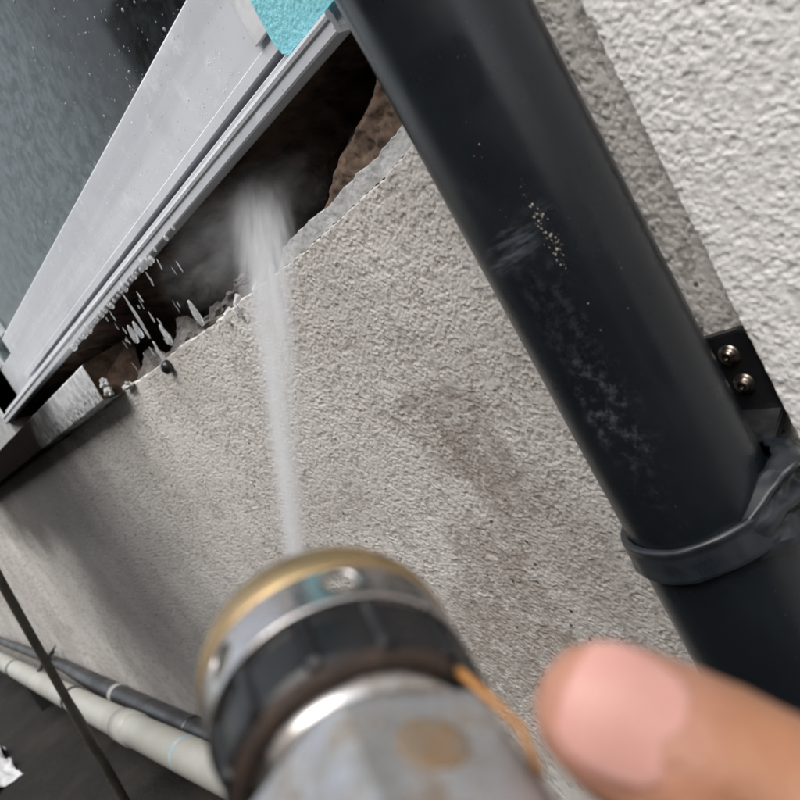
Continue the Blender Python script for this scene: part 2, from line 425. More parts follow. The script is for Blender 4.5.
def brown_top(x): return 1.138 + 0.45 * (x + 0.40) + 0.008 * nz(x, 0, 16, 5) + 0.004 * nz(x, 0, 60, 6) + 0.002 * nz(x, 0, 160, 6)
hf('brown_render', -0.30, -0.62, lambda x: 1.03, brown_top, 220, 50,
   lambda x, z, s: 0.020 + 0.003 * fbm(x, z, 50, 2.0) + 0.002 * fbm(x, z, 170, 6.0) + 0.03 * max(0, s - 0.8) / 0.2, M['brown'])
def lip_top(x): return edge_z(x) + 0.018 + 0.003 * nz(x, 0, 22, 8) + 0.0015 * nz(x, 0, 90, 2) - 0.03 * max(0, min(1, (-0.56 - x) / 0.05))
hf('mortar_lip', -0.336, -0.625, lambda x: edge_z(x) + 0.0019 + 0.0009 * nz(x, 0, 40, 21), lip_top, 340, 40,
   lambda x, z, s: 0.006 + 0.0008 * fbm(x, z, 70, 3.0) + 0.015 * max(0, s - 0.9) / 0.1, M['mortar'])
# ragged mortar remains in the lower left of the hollow
def rag_top(x): return edge_z(x) + 0.012 + 0.034 * max(0, nz(x, 0, 14, 11) + 0.3) + 0.007 * nz(x, 0, 60, 12) + 0.002 * nz(x, 0, 170, 13)
M['wetmortar'] = simple('wet_grey_mortar', (0.15, 0.138, 0.13), 0.6, 0, (0.045, 0.04, 0.037), 60, 1.0, 0.004)
hf('mortar_remains', -0.57, -1.05, lambda x: edge_z(x) - 0.025, rag_top, 300, 40,
   lambda x, z, s: 0.010 + 0.010 * fbm(x, z, 45, 4.0) + 0.035 * s * s, M['wetmortar'])
random.seed(3)
def rock(name, c, r, m, parent, seed, sq=(1, 1, 1)):
    bm = bmesh.new(); bmesh.ops.create_icosphere(bm, subdivisions=3, radius=1)
    for v in bm.verts:
        p = v.co.normalized(); k = 1 + 0.9 * mn.noise(p * 1.6 + Vector((seed, 0, 0))) + 0.2 * mn.noise(p * 5 + Vector((0, seed, 0)))
        v.co = Vector((p.x * k * r * sq[0] + c[0], p.y * k * r * sq[1] + c[1], p.z * k * r * sq[2] + c[2]))
    return bm_mesh(name, bm, m, parent, False)
for k, (x, y, z, r) in enumerate([(-0.425, 0.035, 1.104, 0.006), (-0.437, 0.04, 1.099, 0.005), (-0.452, 0.04, 1.098, 0.007), (-0.475, 0.045, 1.092, 0.009), (-0.49, 0.04, 1.088, 0.005), (-0.46, 0.035, 1.085, 0.004),
        (-0.405, 0.03, 1.112, 0.004), (-0.66, 0.012, 1.076, 0.007), (-0.69, 0.012, 1.07, 0.006), (-0.60, 0.015, 1.08, 0.008), (-0.62, 0.02, 1.09, 0.006), (-0.73, 0.015, 1.066, 0.008), (-0.78, 0.015, 1.066, 0.009), (-0.82, 0.012, 1.062, 0.007), (-1.035, -0.004, 1.060, 0.008)]):
    rock('mortar_chunk', (x, y, z), r, M['wetmortar'] if k > 6 and k < 14 else (M['mortar'] if k >= 14 else M['brown']), wall, k * 3.7, (1.5, 0.8, 0.65))

# ------------------------------------------------------------------ white pilaster
pil = empty('white_pilaster', (0.3, -0.014, GZ), 'bright white coarse stucco pier standing proud of the wall, right of the downpipe', 'wall')
PX = -0.2085
xb = np.concatenate([np.linspace(PX, 0.02, 290), np.linspace(0.04, 1.6, 40)])
zb = np.concatenate([np.linspace(GZ - 0.02, 0.76, 40, endpoint=False), np.linspace(0.76, 1.22, 580), np.linspace(1.24, WTOP, 40)])
P = np.zeros((len(xb), len(zb), 3)); P[..., 0] = xb[:, None]; P[..., 1] = -0.014; P[..., 2] = zb[None]
# wavy hand-trowelled arris and a rounded return
ret = []
for j, z in enumerate(zb):
    w = 0.0012 * mn.noise((z * 30, 0.5, 2)) + 0.0008 * mn.noise((z * 120, 3.5, 2))
    P[0, j, 0] += w; P[0, j, 1] += 0.002
R2 = np.zeros((5, len(zb), 3))
for k, yy in enumerate([0.03, 0.01, 0.000, -0.006, -0.0115]):
    R2[k, :, 0] = P[0, :, 0] - (0.0004 if k < 4 else 0); R2[k, :, 1] = yy; R2[k, :, 2] = zb
H = roughcast(P, 0.0014, 1.0)
R2[4, :, 1] = np.maximum(R2[4, :, 1], P[0, :, 1] + 0.001)
hx = (relief(R2[..., 1] + 7, R2[..., 2], 1.0) - 0.68) * 0.0020; R2[..., 0] -= hx; P[0, :, 0] -= hx[4] * 0.8
P = np.concatenate([R2, P], 0); H = np.concatenate([H[:1].repeat(5, 0), H], 0)
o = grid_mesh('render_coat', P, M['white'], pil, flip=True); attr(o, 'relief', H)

# ------------------------------------------------------------------ old sill stump
t = NT('old_concrete_sill'); s = t.xyz(); n1 = t.noise(55, 6, 0.7)
c = t.mix(t.ramp(n1, 0.4, 0.62), (0.46, 0.47, 0.48), (0.66, 0.68, 0.70))
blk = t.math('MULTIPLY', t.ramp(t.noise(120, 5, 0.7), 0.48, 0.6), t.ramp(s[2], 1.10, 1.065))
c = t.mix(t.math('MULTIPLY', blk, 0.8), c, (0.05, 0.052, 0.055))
gr = t.ramp(t.math('ADD', s[0], t.math('MULTIPLY', t.noise(7, 4), 0.3)), -1.34, -0.98, 1, 0)
c = t.mix(gr, c, (0.012, 0.010, 0.009))
t.b.inputs['Specular IOR Level'].default_value = 0.0
t.p(Base_Color=c, Roughness=0.9); t.bump(n1, 0.4, 0.002)
sx0, sx1 = -2.55, -1.07
nx = 380; prof = [(0.05, 1.122), (-0.029, 1.1160), (-0.0308, 1.1150), (-0.031, 1.1130), (-0.031, 1.09), (-0.031, 1.0625), (-0.0305, 1.0605), (-0.0290, 1.0600), (-0.015, 1.058), (0.03, 1.056)]
P = np.zeros((nx, len(prof), 3))
for i in range(nx):
    x = sx1 + (sx0 - sx1) * i / (nx - 1)
    for j, (y, z) in enumerate(prof):
        e = 0.0012 * mn.noise((x * 45, y * 60, z * 60))
        jag = (0.012 * mn.noise((y * 45, z * 45, 3)) + 0.006 * mn.noise((y * 120, z * 120, 3))) if i < 3 else 0
        P[i, j] = (x + jag, y + e, z + e)
sill = empty('broken_window_sill', (-1.5, -0.01, 1.058), 'broken grey concrete sill stump under the lower end of the window', 'window sill')
grid_mesh('sill_face', P, t.m, sill)
# the broken end: a rough closing face
c0 = P[0]; ctr = c0.mean(0)
V = [tuple(p) for p in c0]; V.append((ctr[0] - 0.012, ctr[1], ctr[2])); V.append((c0[4][0] + 0.001, 0.0, 1.08))
n0 = len(c0); Fq = [(j, j + 1, n0) for j in range(n0 - 1)] + [(n0 - 1, 0, n0)]
mesh('broken_end', V[:n0 + 1], Fq, M['rubble'], sill, False)
rock('mortar_chunk', (-1.062, -0.022, 1.066), 0.006, M['mortar'], sill, 33, (1.2, 1, 0.9))
rock('mortar_chunk', (-1.065, -0.02, 1.080), 0.005, M['mortar'], sill, 39, (0.8, 1, 1.2))

# ------------------------------------------------------------------ sliding window
win = empty('sliding_window', (-1.05, 0.02, 1.155), 'weathered pale aluminium sliding window with wet dusty glass', 'window')
WX0, WX1 = -1.80, -0.372
def extrude(name, prof, x0, x1, m, parent, n=2):
    V = []; Fc = []
    L = len(prof)
    for i in range(n):
        x = x0 + (x1 - x0) * i / (n - 1)
        V += [(x, y, z) for y, z in prof]
    for i in range(n - 1):
        for j in range(L):
            j2 = (j + 1) % L; Fc.append((i * L + j, i * L + j2, (i + 1) * L + j2, (i + 1) * L + j))
    Fc.append(tuple(range(L))); Fc.append(tuple((n - 1) * L + j for j in range(L))[::-1])
    bm = bmesh.new(); me = bpy.data.meshes.new('tmp'); me.from_pydata(V, [], Fc); bm.from_mesh(me); bpy.data.meshes.remove(me)
    return bm_mesh(name, bm, m, parent, False)
# bottom track: front lip with a rolled top, channel, inner ridge
lip = [(0.0, 1.1555), (-0.0008, 1.157), (-0.0008, 1.164), (-0.0022, 1.1655), (-0.0028, 1.168), (-0.0018, 1.1705), (0.0005, 1.1715), (0.003, 1.171), (0.004, 1.168), (0.004, 1.160),
       (0.0105, 1.160), (0.0105, 1.1785), (0.0115, 1.1795), (0.0135, 1.1795), (0.0145, 1.1785), (0.0145, 1.158), (0.0145, 1.1555)]
extrude('bottom_track', lip, WX0, WX1, M['alu'], win)
box('inner_riser', (WX0, 0.0145, 1.1560), (-0.36, 0.09, 1.1655), M['alu'], win, 0.0005)
box('jamb', (WX0 - 0.03, 0.002, 1.156), (WX0, 0.09, 2.24), M['alu'], win, 0.002)
box('head_track', (WX0, 0.002, 2.205), (-0.36, 0.09, 2.24), M['alu'], win, 0.002)
box('jamb', (-0.385, 0.042, 1.161), (-0.35, 0.09, 2.204), M['alu'], win, 0.002)
def sash(x0, x1, y0, y1, zb, gb, st, name):
    s = mesh_sash = bpy.data.objects.new(name, None); COL.objects.link(s); s.parent = win; s.matrix_parent_inverse = parent_inv(win)
    s.location = (0, 0, 0)
    # bottom rail: broad face with a stepped lower edge
    ym = y0 + 0.0025
    prof = [(y0, zb), (y0, zb + 0.0085), (y0 + 0.0012, zb + 0.0095), (y0 + 0.0012, gb - 0.003), (y0 + 0.004, gb), (y1, gb), (y1, zb)]
    extrude('bottom_rail', prof, x0, x1, M['alu'], s)
    box('top_rail', (x0, y0, 2.15), (x1, y1, 2.20), M['alu'], s, 0.001)
    box('stile', (x0 + 0.0002, y0 + 0.0016, gb + 0.0005), (x0 + st, y1, 2.149), M['alu'], s, 0.001)
    box('stile', (x1 - st, y0 + 0.0016, gb + 0.0005), (x1 - 0.0002, y1, 2.149), M['alu'], s, 0.001)
    ygl = (y0 + y1) / 2
    g = box('glass_pane', (x0 + st - 0.004, ygl - 0.002, gb - 0.004), (x1 - st + 0.004, ygl + 0.002, 2.152), M['glass'], s, 0)
    return s, ygl
s1, yg1 = sash(-1.52, -0.425, 0.0125, 0.032, 1.1865, 1.272, 0.028, 'sash')
s2, yg2 = sash(-1.79, -1.10, 0.045, 0.064, 1.1865, 1.262, 0.03, 'sash')
# white cover strip at the sash end
box('end_cover', (-0.462, 0.0085, 1.199), (-0.428, 0.0122, 2.15), simple('white_vinyl', (0.78, 0.79, 0.82), 0.35), s1, 0.0008)
# fine droplets on the pane
rnd = random.Random(11)
bm = bmesh.new()
def dropbm(bm, c, r, sc, sub=1):
    g = bmesh.ops.create_icosphere(bm, subdivisions=sub, radius=1)
    for v in g['verts']: v.co = Vector((c[0] + v.co.x * r * sc[0], c[1] + v.co.y * r * sc[1], c[2] + v.co.z * r * sc[2]))
for k in range(420):
    x = -0.47 - abs(rnd.gauss(0, 0.28)); z = 1.275 + rnd.random() ** 1.3 * 0.35
    if x < -1.45: continue
    dropbm(bm, (x, yg1 - 0.0022, z), 0.0006 + 0.0015 * rnd.random() ** 4, (1, 0.5, 1.1))
o = bm_mesh('water_droplets', bm, M['water'], s1); o['kind'] = 'stuff'
bm = bmesh.new()
for k in range(420):
    x = -0.50 - rnd.random() * 0.95; z = 1.199 + rnd.random() ** 1.4 * 0.06
    dropbm(bm, (x, 0.0132, z), 0.0004 + 0.0008 * rnd.random() ** 3, (1, 0.4, 1.2))
o = bm_mesh('splash_droplets', bm, M['water'], win); o['kind'] = 'stuff'

# room behind the glass
room = empty('room_interior', (-1.3, 1.2, 1.0), 'dim room seen through the wet window glass', 'room')
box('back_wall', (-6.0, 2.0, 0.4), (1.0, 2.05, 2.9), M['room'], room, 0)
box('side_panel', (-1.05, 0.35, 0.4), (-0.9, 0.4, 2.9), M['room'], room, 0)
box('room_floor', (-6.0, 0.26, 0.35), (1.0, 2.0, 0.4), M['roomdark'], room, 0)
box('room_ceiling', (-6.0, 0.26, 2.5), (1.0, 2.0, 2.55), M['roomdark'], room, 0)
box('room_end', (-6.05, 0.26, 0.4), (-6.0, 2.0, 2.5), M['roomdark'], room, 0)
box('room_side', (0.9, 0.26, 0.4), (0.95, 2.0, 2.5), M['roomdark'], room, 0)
# ------------------------------------------------------------------ cyan painted render beside the window
bm = bmesh.new()
outl = [(-0.432, 2.2), (-0.4325, 1.40), (-0.434, 1.25), (-0.4345, 1.215), (-0.436, 1.198), (-0.4365, 1.188), (-0.4335, 1.178), (-0.428, 1.1735), (-0.418, 1.1725), (-0.36, 1.1725), (-0.335, 1.1725), (-0.335, 2.2)]
vf = [bm.verts.new((x, 0.0035 + (0.0005 if i > 7 else 0), z)) for i, (x, z) in enumerate(outl)]
vb = [bm.verts.new((x + (0.002 if i < 7 else 0), 0.011, z)) for i, (x, z) in enumerate(outl)]
L = len(outl)
bm.faces.new(vf); bm.faces.new(vb[::-1])
for i in range(L): bm.faces.new((vf[i], vb[i], vb[(i + 1) % L], vf[(i + 1) % L]))
bmesh.ops.triangulate(bm, faces=bm.faces[:]); bmesh.ops.subdivide_edges(bm, edges=[e for e in bm.edges if e.calc_length() > 0.01], cuts=3, use_grid_fill=True)
for v in bm.verts:
    k = mn.noise(v.co * 160); v.co.x += 0.0010 * k; v.co.z += 0.0008 * mn.noise(v.co * 150 + Vector((3, 3, 3)))
    if v.co.y < 0.006: v.co.y -= 0.001 * (0.5 + 0.5 * k)
cy = bm_mesh('painted_render', bm, M['cyan'], None, False)
tag(cy, 'bright cyan rough painted render patch between window sash and downpipe', 'render patch')

# ------------------------------------------------------------------ downpipe
DX, DY, DR = -0.2545, -0.0508, 0.0410
dp = empty('downpipe', (DX, DY, GZ), 'large charcoal plastic downpipe running down the wall with a collar joint', 'downpipe')
V, Fc = [], []
def ring_pipe(name, segs, m, parent, n=96, wob=0.0):
    V = []; Fc = []
    for (r, z) in segs:
        for k in range(n):
            th = 2 * math.pi * k / n
            rr = r * (1 + wob * mn.noise((math.cos(th) * 2, math.sin(th) * 2, z * 20)))
            V.append((DX + rr * math.cos(th), DY + rr * math.sin(th), z))
    for i in range(len(segs) - 1):
        for k in range(n):
            k2 = (k + 1) % n; Fc.append((i * n + k, i * n + k2, (i + 1) * n + k2, (i + 1) * n + k))
    return mesh(name, V, Fc, m, parent)
up_pipe = ring_pipe('upper_pipe', [(DR, 0.79 + k * 0.05) for k in range(39)], M['pvc'], dp, wob=0.006)
ring_pipe('lower_pipe', [(0.0415, 0.803), (0.0423, 0.790), (0.0425, 0.74), (0.0425, 0.6), (0.0425, 0.45), (0.0425, GZ)], M['pvc'], dp)
# collar band with rolled edges
cs = [(0.0414, 0.8035), (0.0435, 0.8045), (0.0452, 0.8030), (0.0456, 0.8005), (0.0449, 0.7985), (0.0452, 0.795), (0.0456, 0.788), (0.0456, 0.781), (0.0462, 0.778), (0.0462, 0.7755), (0.0450, 0.7735), (0.0424, 0.7725)]
cs = [(r, 0.7985 + (z - 0.7725) * 0.020 / 0.032) for r, z in cs]
def tilt_collar():
    V = []; Fc = []; n = 128
    for j, (r, z) in enumerate(cs):
        for k in range(n):
            th = 2 * math.pi * k / n
            rr = r + 0.0006 * mn.noise((math.cos(th) * 3, math.sin(th) * 3, z * 120))
            zz = z + 0.0016 * mn.noise((math.cos(th) * 1.5, math.sin(th) * 1.5, 4.0))
            V.append((DX + rr * math.cos(th), DY + rr * math.sin(th), zz))
    for i in range(len(cs) - 1):
        for k in range(n):
            k2 = (k + 1) % n; Fc.append((i * n + k, i * n + k2, (i + 1) * n + k2, (i + 1) * n + k))
    return mesh('collar', V, Fc, M['rubber'], dp)
tilt_collar()
# crumpled rubber sleeve to the right of the collar
nu, nv = 90, 60
P = np.zeros((nu, nv, 3))
for i in range(nu):
    a = i / (nu - 1)
    for j in range(nv):
        b = j / (nv - 1)
        th = math.radians(-34 + 122 * a)              # wraps from the front right round to the wall
        z = 0.797 + 0.021 * b + 0.018 * math.sin(min(1, a * 1.3) * 2.2) * b - 0.012 * a * (1 - b)
        fold = 0.0055 * math.sin(b * 13 + a * 5 + 2.2 * mn.noise((a * 3, b * 2, 1))) + 0.006 * mn.noise((a * 6, b * 6, 5)) + 0.003 * mn.noise((a * 15, b * 12, 8))
        r = 0.0442 + 0.010 * math.sin(min(1, a * 1.15) * math.pi * 0.6) + 0.75 * fold * min(1, a * 2.5) ** 1.5
        if b > 0.92: r -= 0.010 * (b - 0.92) / 0.08
        P[i, j] = (DX + r * math.cos(th), DY + r * math.sin(th), z)
P[..., 1] = np.minimum(P[..., 1], -0.002)
sl = grid_mesh('crumpled_sleeve', P, M['rubber'], dp)
mdf = sl.modifiers.new('th', 'SOLIDIFY'); mdf.thickness = 0.002
# glittering droplets where spray runs down the pipe
bm = bmesh.new(); rnd = random.Random(5)
AMB = simple('amber_glint_water', (0.95, 0.82, 0.66), 0.06, 0.0, (0.95, 0.9, 0.85), 90); AMB.node_tree.nodes['Principled BSDF'].inputs['Transmission Weight'].default_value = 0.6  # golden glints of the droplets put into their base colour
def on_pipe(x, z, off=0.0):
    dx = x - DX; return (x, DY - math.sqrt(max(1e-8, (DR + off) ** 2 - dx * dx)), z)
for k in range(150):
    z = rnd.gauss(0.984, 0.010) if k < 130 else 0.93 + rnd.random() * 0.12
    x = -0.2315 + rnd.gauss(0, 0.0012 if k < 130 else 0.008)
    x = max(-0.28, min(-0.217, x))
    r = (0.00015 + 0.0005 * rnd.random() ** 4)
    dropbm(bm, on_pipe(x, z), r, (1, 0.8, 1.25))
o = bm_mesh('water_droplets', bm, AMB, up_pipe); o['kind'] = 'stuff'

# pipe bracket on the wall
br = empty('pipe_bracket', (-0.225, -0.003, 0.86), 'small black steel bracket with two screws, fixing the downpipe to the wall', 'bracket')
bm = bmesh.new()
ol = [(-0.2500, 0.8915), (-0.2165, 0.8915), (-0.2125, 0.889), (-0.2125, 0.842), (-0.2165, 0.836), (-0.2500, 0.836)]
vf = [bm.verts.new((x, -0.0065, z)) for x, z in ol]; vb = [bm.verts.new((x, 0.001, z)) for x, z in ol]
bm.faces.new(vf); bm.faces.new(vb[::-1])
for i in range(6): bm.faces.new((vf[i], vb[i], vb[(i + 1) % 6], vf[(i + 1) % 6]))
bmesh.ops.bevel(bm, geom=bm.edges[:], offset=0.0008, segments=2, affect='EDGES')
bm_mesh('plate', bm, M['blackmetal'], br, False)
# folded lug at the lower end, bent out to the pipe
bm = bmesh.new()
pts = [(-0.2140, -0.0068, 0.8490), (-0.2125, -0.0066, 0.8440), (-0.2165, -0.0240, 0.8330), (-0.2420, -0.0240, 0.8330), (-0.2430, -0.0068, 0.8490)]
vf = [bm.verts.new(p) for p in pts]; vb = [bm.verts.new((p[0], p[1] + 0.004, p[2] - 0.004)) for p in pts]
bm.faces.new(vf); bm.faces.new(vb[::-1])
for i in range(5): bm.faces.new((vf[i], vb[i], vb[(i + 1) % 5], vf[(i + 1) % 5]))
bmesh.ops.bevel(bm, geom=bm.edges[:], offset=0.0008, segments=2, affect='EDGES')
bm_mesh('lug', bm, M['blackmetal'], br, False)
for (x, z) in ((-0.2262, 0.8795), (-0.2257, 0.8618)):
    prof = [(0.0, 0.0052), (0.0012, 0.0050), (0.0013, 0.0036), (0.0026, 0.0034), (0.0036, 0.0024), (0.0042, 0.0010), (0.0056, 0.0009), (0.0058, 0.0)]
    prof = [(0.0001, 0.0022), (0.0011, 0.0022), (0.0014, 0.0046), (0.0026, 0.0042), (0.0036, 0.0030), (0.0041, 0.0012), (0.0058, 0.0011), (0.0060, 0.0)]
    V, Fc = lathe_geo(prof, 28)
    V = [(x + a, -0.0064 - c_, z + b) for a, b, c_ in V]
    mesh('screw', V, Fc, M['screw'], br)

# dark round plug low on the broken edge
bm = bmesh.new(); dropbm(bm, (-0.8876, -0.004, 1.0495), 0.0085, (1, 0.9, 1), 3)
for v in bm.verts: v.co += Vector((1, 1, 1)) * 0.0012 * mn.noise(v.co * 180)
pl = bm_mesh('wall_plug', bm, M['blackmetal']); tag(pl, 'small round black plug at the broken stucco edge below the dripping water', 'plug')

# ------------------------------------------------------------------ drain pipes at the foot of the wall
wp = empty('white_drain_pipe', (-2.2, -0.105, GZ), 'dirty white plastic drain pipe low along the wall', 'pipe')
pts = [(-6.4, -0.105, 0.40), (-4, -0.105, 0.40), (-3, -0.105, 0.398), (-2.4, -0.105, 0.398), (-2.0, -0.105, 0.402), (-1.5, -0.105, 0.413), (-1.0, -0.105, 0.43), (-0.4, -0.105, 0.44), (0.9, -0.105, 0.44)]
tube('pipe', pts, 0.036, M['pvc_white'], wp, 40)
for x, hgt in ((-3.75, 0), (-2.62, 0)):
    tube('strap', [(x - 0.014, -0.105, 0.3985), (x + 0.014, -0.105, 0.3985)], 0.0382, M['tie'], wp, 40)
for x in (-3.6, -1.2):
    box('support_foot', (x - 0.02, -0.125, GZ), (x + 0.02, -0.085, 0.37), M['tie'], wp, 0.002)
tube('pen_mark', [(-1.585, -0.105, 0.411), (-1.57, -0.105, 0.4115)], 0.0363, M['blue'], wp, 40, False)
tube('coupling', [(-2.06, -0.105, 0.4015), (-1.95, -0.105, 0.4035)], 0.0395, M['pvc_white'], wp, 40)
bp = empty('dark_drain_pipe', (-2.2, -0.03, GZ), 'dark grey plastic drain pipe between the wall and the white pipe', 'pipe')
pts = [(-6.4, -0.034, 0.44), (-3.4, -0.034, 0.435), (-3.0, -0.034, 0.43), (-2.6, -0.034, 0.400), (-2.3, -0.034, 0.388), (-2.0, -0.034, 0.378), (-1.7, -0.034, 0.371), (-1.2, -0.034, 0.366), (0.9, -0.034, 0.35)]
rad = [0.018, 0.018, 0.02, 0.027, 0.028, 0.028, 0.028, 0.028, 0.028]
tube('pipe', pts, rad, M['pvc_dark'], bp, 32)
for x, z, m in ((-2.36, 0.3905, 'greytie'), (-1.78, 0.3730, 'pvc_dark')):
    tube('clip', [(x - 0.012, -0.034, z + 0.0004), (x + 0.012, -0.034, z - 0.0004)], 0.0305, M[m], bp, 32)
pk = empty('wall_hook', (-3.2, 0, 0.45), 'small black pointed hook on the wall above the pipes', 'hook')
tube('shank', [(-3.25, -0.0, 0.452), (-3.22, -0.06, 0.44), (-3.18, -0.09, 0.435)], [0.006, 0.011, 0.007], M['tie'], pk, 10)
tube('spike', [(-3.22, -0.055, 0.44), (-3.02, -0.02, 0.50)], [0.011, 0.002], M['tie'], pk, 10)
# hanging hose in front of the pipes
hp = [(-1.42, -0.2, 1.10), (-1.50, -0.2, 1.00), (-1.5838, -0.2, 0.8947), (-1.69, -0.2, 0.742), (-1.795, -0.2, 0.592), (-1.825, -0.2, 0.545), (-1.905, -0.2, 0.410), (-1.99, -0.2, 0.275), (-2.03, -0.2, GZ + 0.004)]
hz = tube('thin_hose', hp, [0.0085] * 4 + [0.009, 0.011, 0.0105, 0.0100, 0.0100], M['hose'], None, 16)
tag(hz, 'thin dark olive stick leaning in front of the white drain pipe', 'stick')
# scrap of plastic on the ground
nu = nv = 26; P = np.zeros((nu, nv, 3))
for i in range(nu):
    for j in range(nv):
        a, b = i / 25 - 0.5, j / 25 - 0.5
        P[i, j] = (-3.25 + a * 0.55 + 0.05 * mn.noise((b * 6, a * 6, 0)), -0.42 + b * 0.22 + 0.03 * mn.noise((a * 7, b * 7, 3)), GZ + 0.05 + 0.09 * abs(mn.noise((a * 5, b * 5, 2))) - 0.18 * (a * a + b * b))
P[..., 2] = np.maximum(P[..., 2], GZ + 0.003)
sc = grid_mesh('plastic_scrap', P, M['plastic']); tag(sc, 'crumpled white plastic scrap on the dark wet ground', 'plastic scrap')

# ------------------------------------------------------------------ opposite side of the passage (mirrored in the glass)
ob = empty('opposite_house', (0, -2.6, GZ), 'brown grey house wall across the narrow passage', 'building')
box('facade', (-5.0, -2.9, GZ), (4.0, -2.6, 3.6), M['facade'], ob, 0)
box('shutter', (-4.15, -2.6, 1.3), (-2.2, -2.57, 3.45), M['navy'], ob, 0.01)

# ------------------------------------------------------------------ water: drops on the track lip, falling strands
rnd = random.Random(21)
def drop_mesh(r, length, seed):
    V = []; Fc = []; n = 10; L = 9
    for i in range(L):
        s = i / (L - 1)
        prof = math.sin(math.pi * min(1, s * 0.92 + 0.04)) ** 0.6 * (0.55 + 0.45 * (1 - s))
        for k in range(n):
            th = 2 * math.pi * k / n; V.append((r * prof * math.cos(th), r * prof * math.sin(th), length * (s - 0.0)))
    for i in range(L - 1):
        for k in range(n): Fc.append((i * n + k, i * n + (k + 1) % n, (i + 1) * n + (k + 1) % n, (i + 1) * n + k))
    Fc.append(tuple(range(n))[::-1]); Fc.append(tuple((L - 1) * n + k for k in range(n)))
    me = bpy.data.meshes.new('water_drop'); me.from_pydata(V, [], Fc); me.update(); me.materials.append(M['water'])
    me.polygons.foreach_set('use_smooth', [True] * len(me.polygons)); return me
dm = [drop_mesh(0.0042, 0.011, 0), drop_mesh(0.0036, 0.008, 1), drop_mesh(0.0048, 0.015, 2)]
x = -0.70
while x > -1.16:
    me = rnd.choice(dm); o = bpy.data.objects.new('water_drop', me); COL.objects.link(o)
    sc_ = rnd.uniform(0.6, 1.15)
    if x > -0.76: sc_ *= 0.6
    h = 0.011 * sc_
    o.location = (x, -0.0005 + rnd.uniform(-0.001, 0.001), 1.157 - h * 0.85); o.scale = (sc_, sc_, sc_)
    tag(o, 'clear water drop hanging from the lower lip of the window track', 'water drop', 'drops along the window track')
    x -= rnd.uniform(0.008, 0.020) if x < -0.76 else rnd.uniform(0.02, 0.035)
strands = [(-0.886, 1.148, 1.088, 0.0022, 'longest thin falling water strand below the window track'),
           (-0.925, 1.118, 1.094, 0.0048, None), (-0.905, 1.117, 1.095, 0.0045, None),
           (-0.848, 1.138, 1.124, 0.0012, None), (-0.850, 1.112, 1.098, 0.0013, None),
           (-0.838, 1.100, 1.088, 0.0013, None), (-0.842, 1.093, 1.066, 0.0042, 'thick falling water drop nearest above the black plug'),
           (-0.885, 1.084, 1.052, 0.0028, None), (-0.748, 1.092, 1.062, 0.0046, 'thick falling water drop in front of the grey mortar, rightmost of the falling drops'),
           (-0.80, 1.145, 1.128, 0.0011, None)]
rs = random.Random(77)
for k in range(22):
    xx = rs.uniform(-0.98, -0.72); zz = rs.uniform(1.075, 1.148); ll = rs.uniform(0.004, 0.016)
    strands.append((xx, zz, zz - ll, rs.uniform(0.0004, 0.0010), None))
for k, (x, z1, z0, r, lab) in enumerate(strands):
    n = 9; pts = []; rad = []
    for i in range(n):
        s = i / (n - 1); pts.append((x + 0.0012 * mn.noise((k * 3.1, s * 3, 0)), -0.004 + 0.001 * mn.noise((k, s * 4, 5)), z0 + (z1 - z0) * s)); rad.append(r * max(0.12, math.sin(math.pi * (0.06 + 0.88 * s)) ** 0.5 * (1 - 0.45 * s)))
    o = tube('falling_drop', pts, rad, M['water'], None, 12)
    tag(o, lab or 'short falling streak of water below the window track', 'water drop', None if lab else 'falling water below the track')
for k, (x, z1, z0) in enumerate([(-0.672, 1.066, 1.046), (-0.628, 1.064, 1.048), (-0.592, 1.068, 1.044), (-0.70, 1.06, 1.048)]):
    pts = [(x, 0.008, z1), (x - 0.001, 0.0005, (z1 + z0) / 2 + 0.004), (x, -0.002, z0)]
    o = tube('drip', pts, [0.0035, 0.0022, 0.0030], M['water'], None, 10)
    tag(o, ['second from left of the four water drips over the broken stucco edge', 'third from left of the four water drips over the broken stucco edge', 'water drip over the broken stucco edge, nearest to the spray', 'leftmost of the four water drips over the broken stucco edge'][k], 'drip', 'drips over the stucco edge')

# ------------------------------------------------------------------ hand-held spray nozzle
def cp(u, v, z): return np.array([(u - 400) / 770 * z, (v - 400) / 770 * z, z])
def tw(p): return Vector(R @ np.array(p) + CAM)          # hand frame (metres from the eye) to world
A = np.array([-0.335, -0.315, 0.888]); A /= np.linalg.norm(A)
C0 = cp(322, 651, 0.15)
aw = Vector(R @ A).normalized()
upc = np.array([0.15, -0.95, -0.25]); uw = Vector(R @ upc); uw = (uw - aw * uw.dot(aw)).normalized()
rw = uw.cross(aw).normalized()
nm = Matrix.Identity(4)
for i in range(3): nm[i][0] = rw[i]; nm[i][1] = uw[i]; nm[i][2] = aw[i]; nm[i][3] = tw(C0)[i]
noz = empty('spray_nozzle', (0, 0, 0), 'worn chrome and black hand-held spray nozzle on a hexagonal metal body', 'spray nozzle')
noz.matrix_basis = nm
def npart(name, V, Fc, m, smooth=True, parent=noz):
    me = bpy.data.meshes.new(name); me.from_pydata([tuple(v) for v in V], [], Fc); me.update()
    bm = bmesh.new(); bm.from_mesh(me); bmesh.ops.recalc_face_normals(bm, faces=bm.faces[:]); bm.to_mesh(me); bm.free()
    me.materials.append(m); o = bpy.data.objects.new(name, me); COL.objects.link(o); o.parent = parent
    if smooth: me.polygons.foreach_set('use_smooth', [True] * len(me.polygons))
    return o
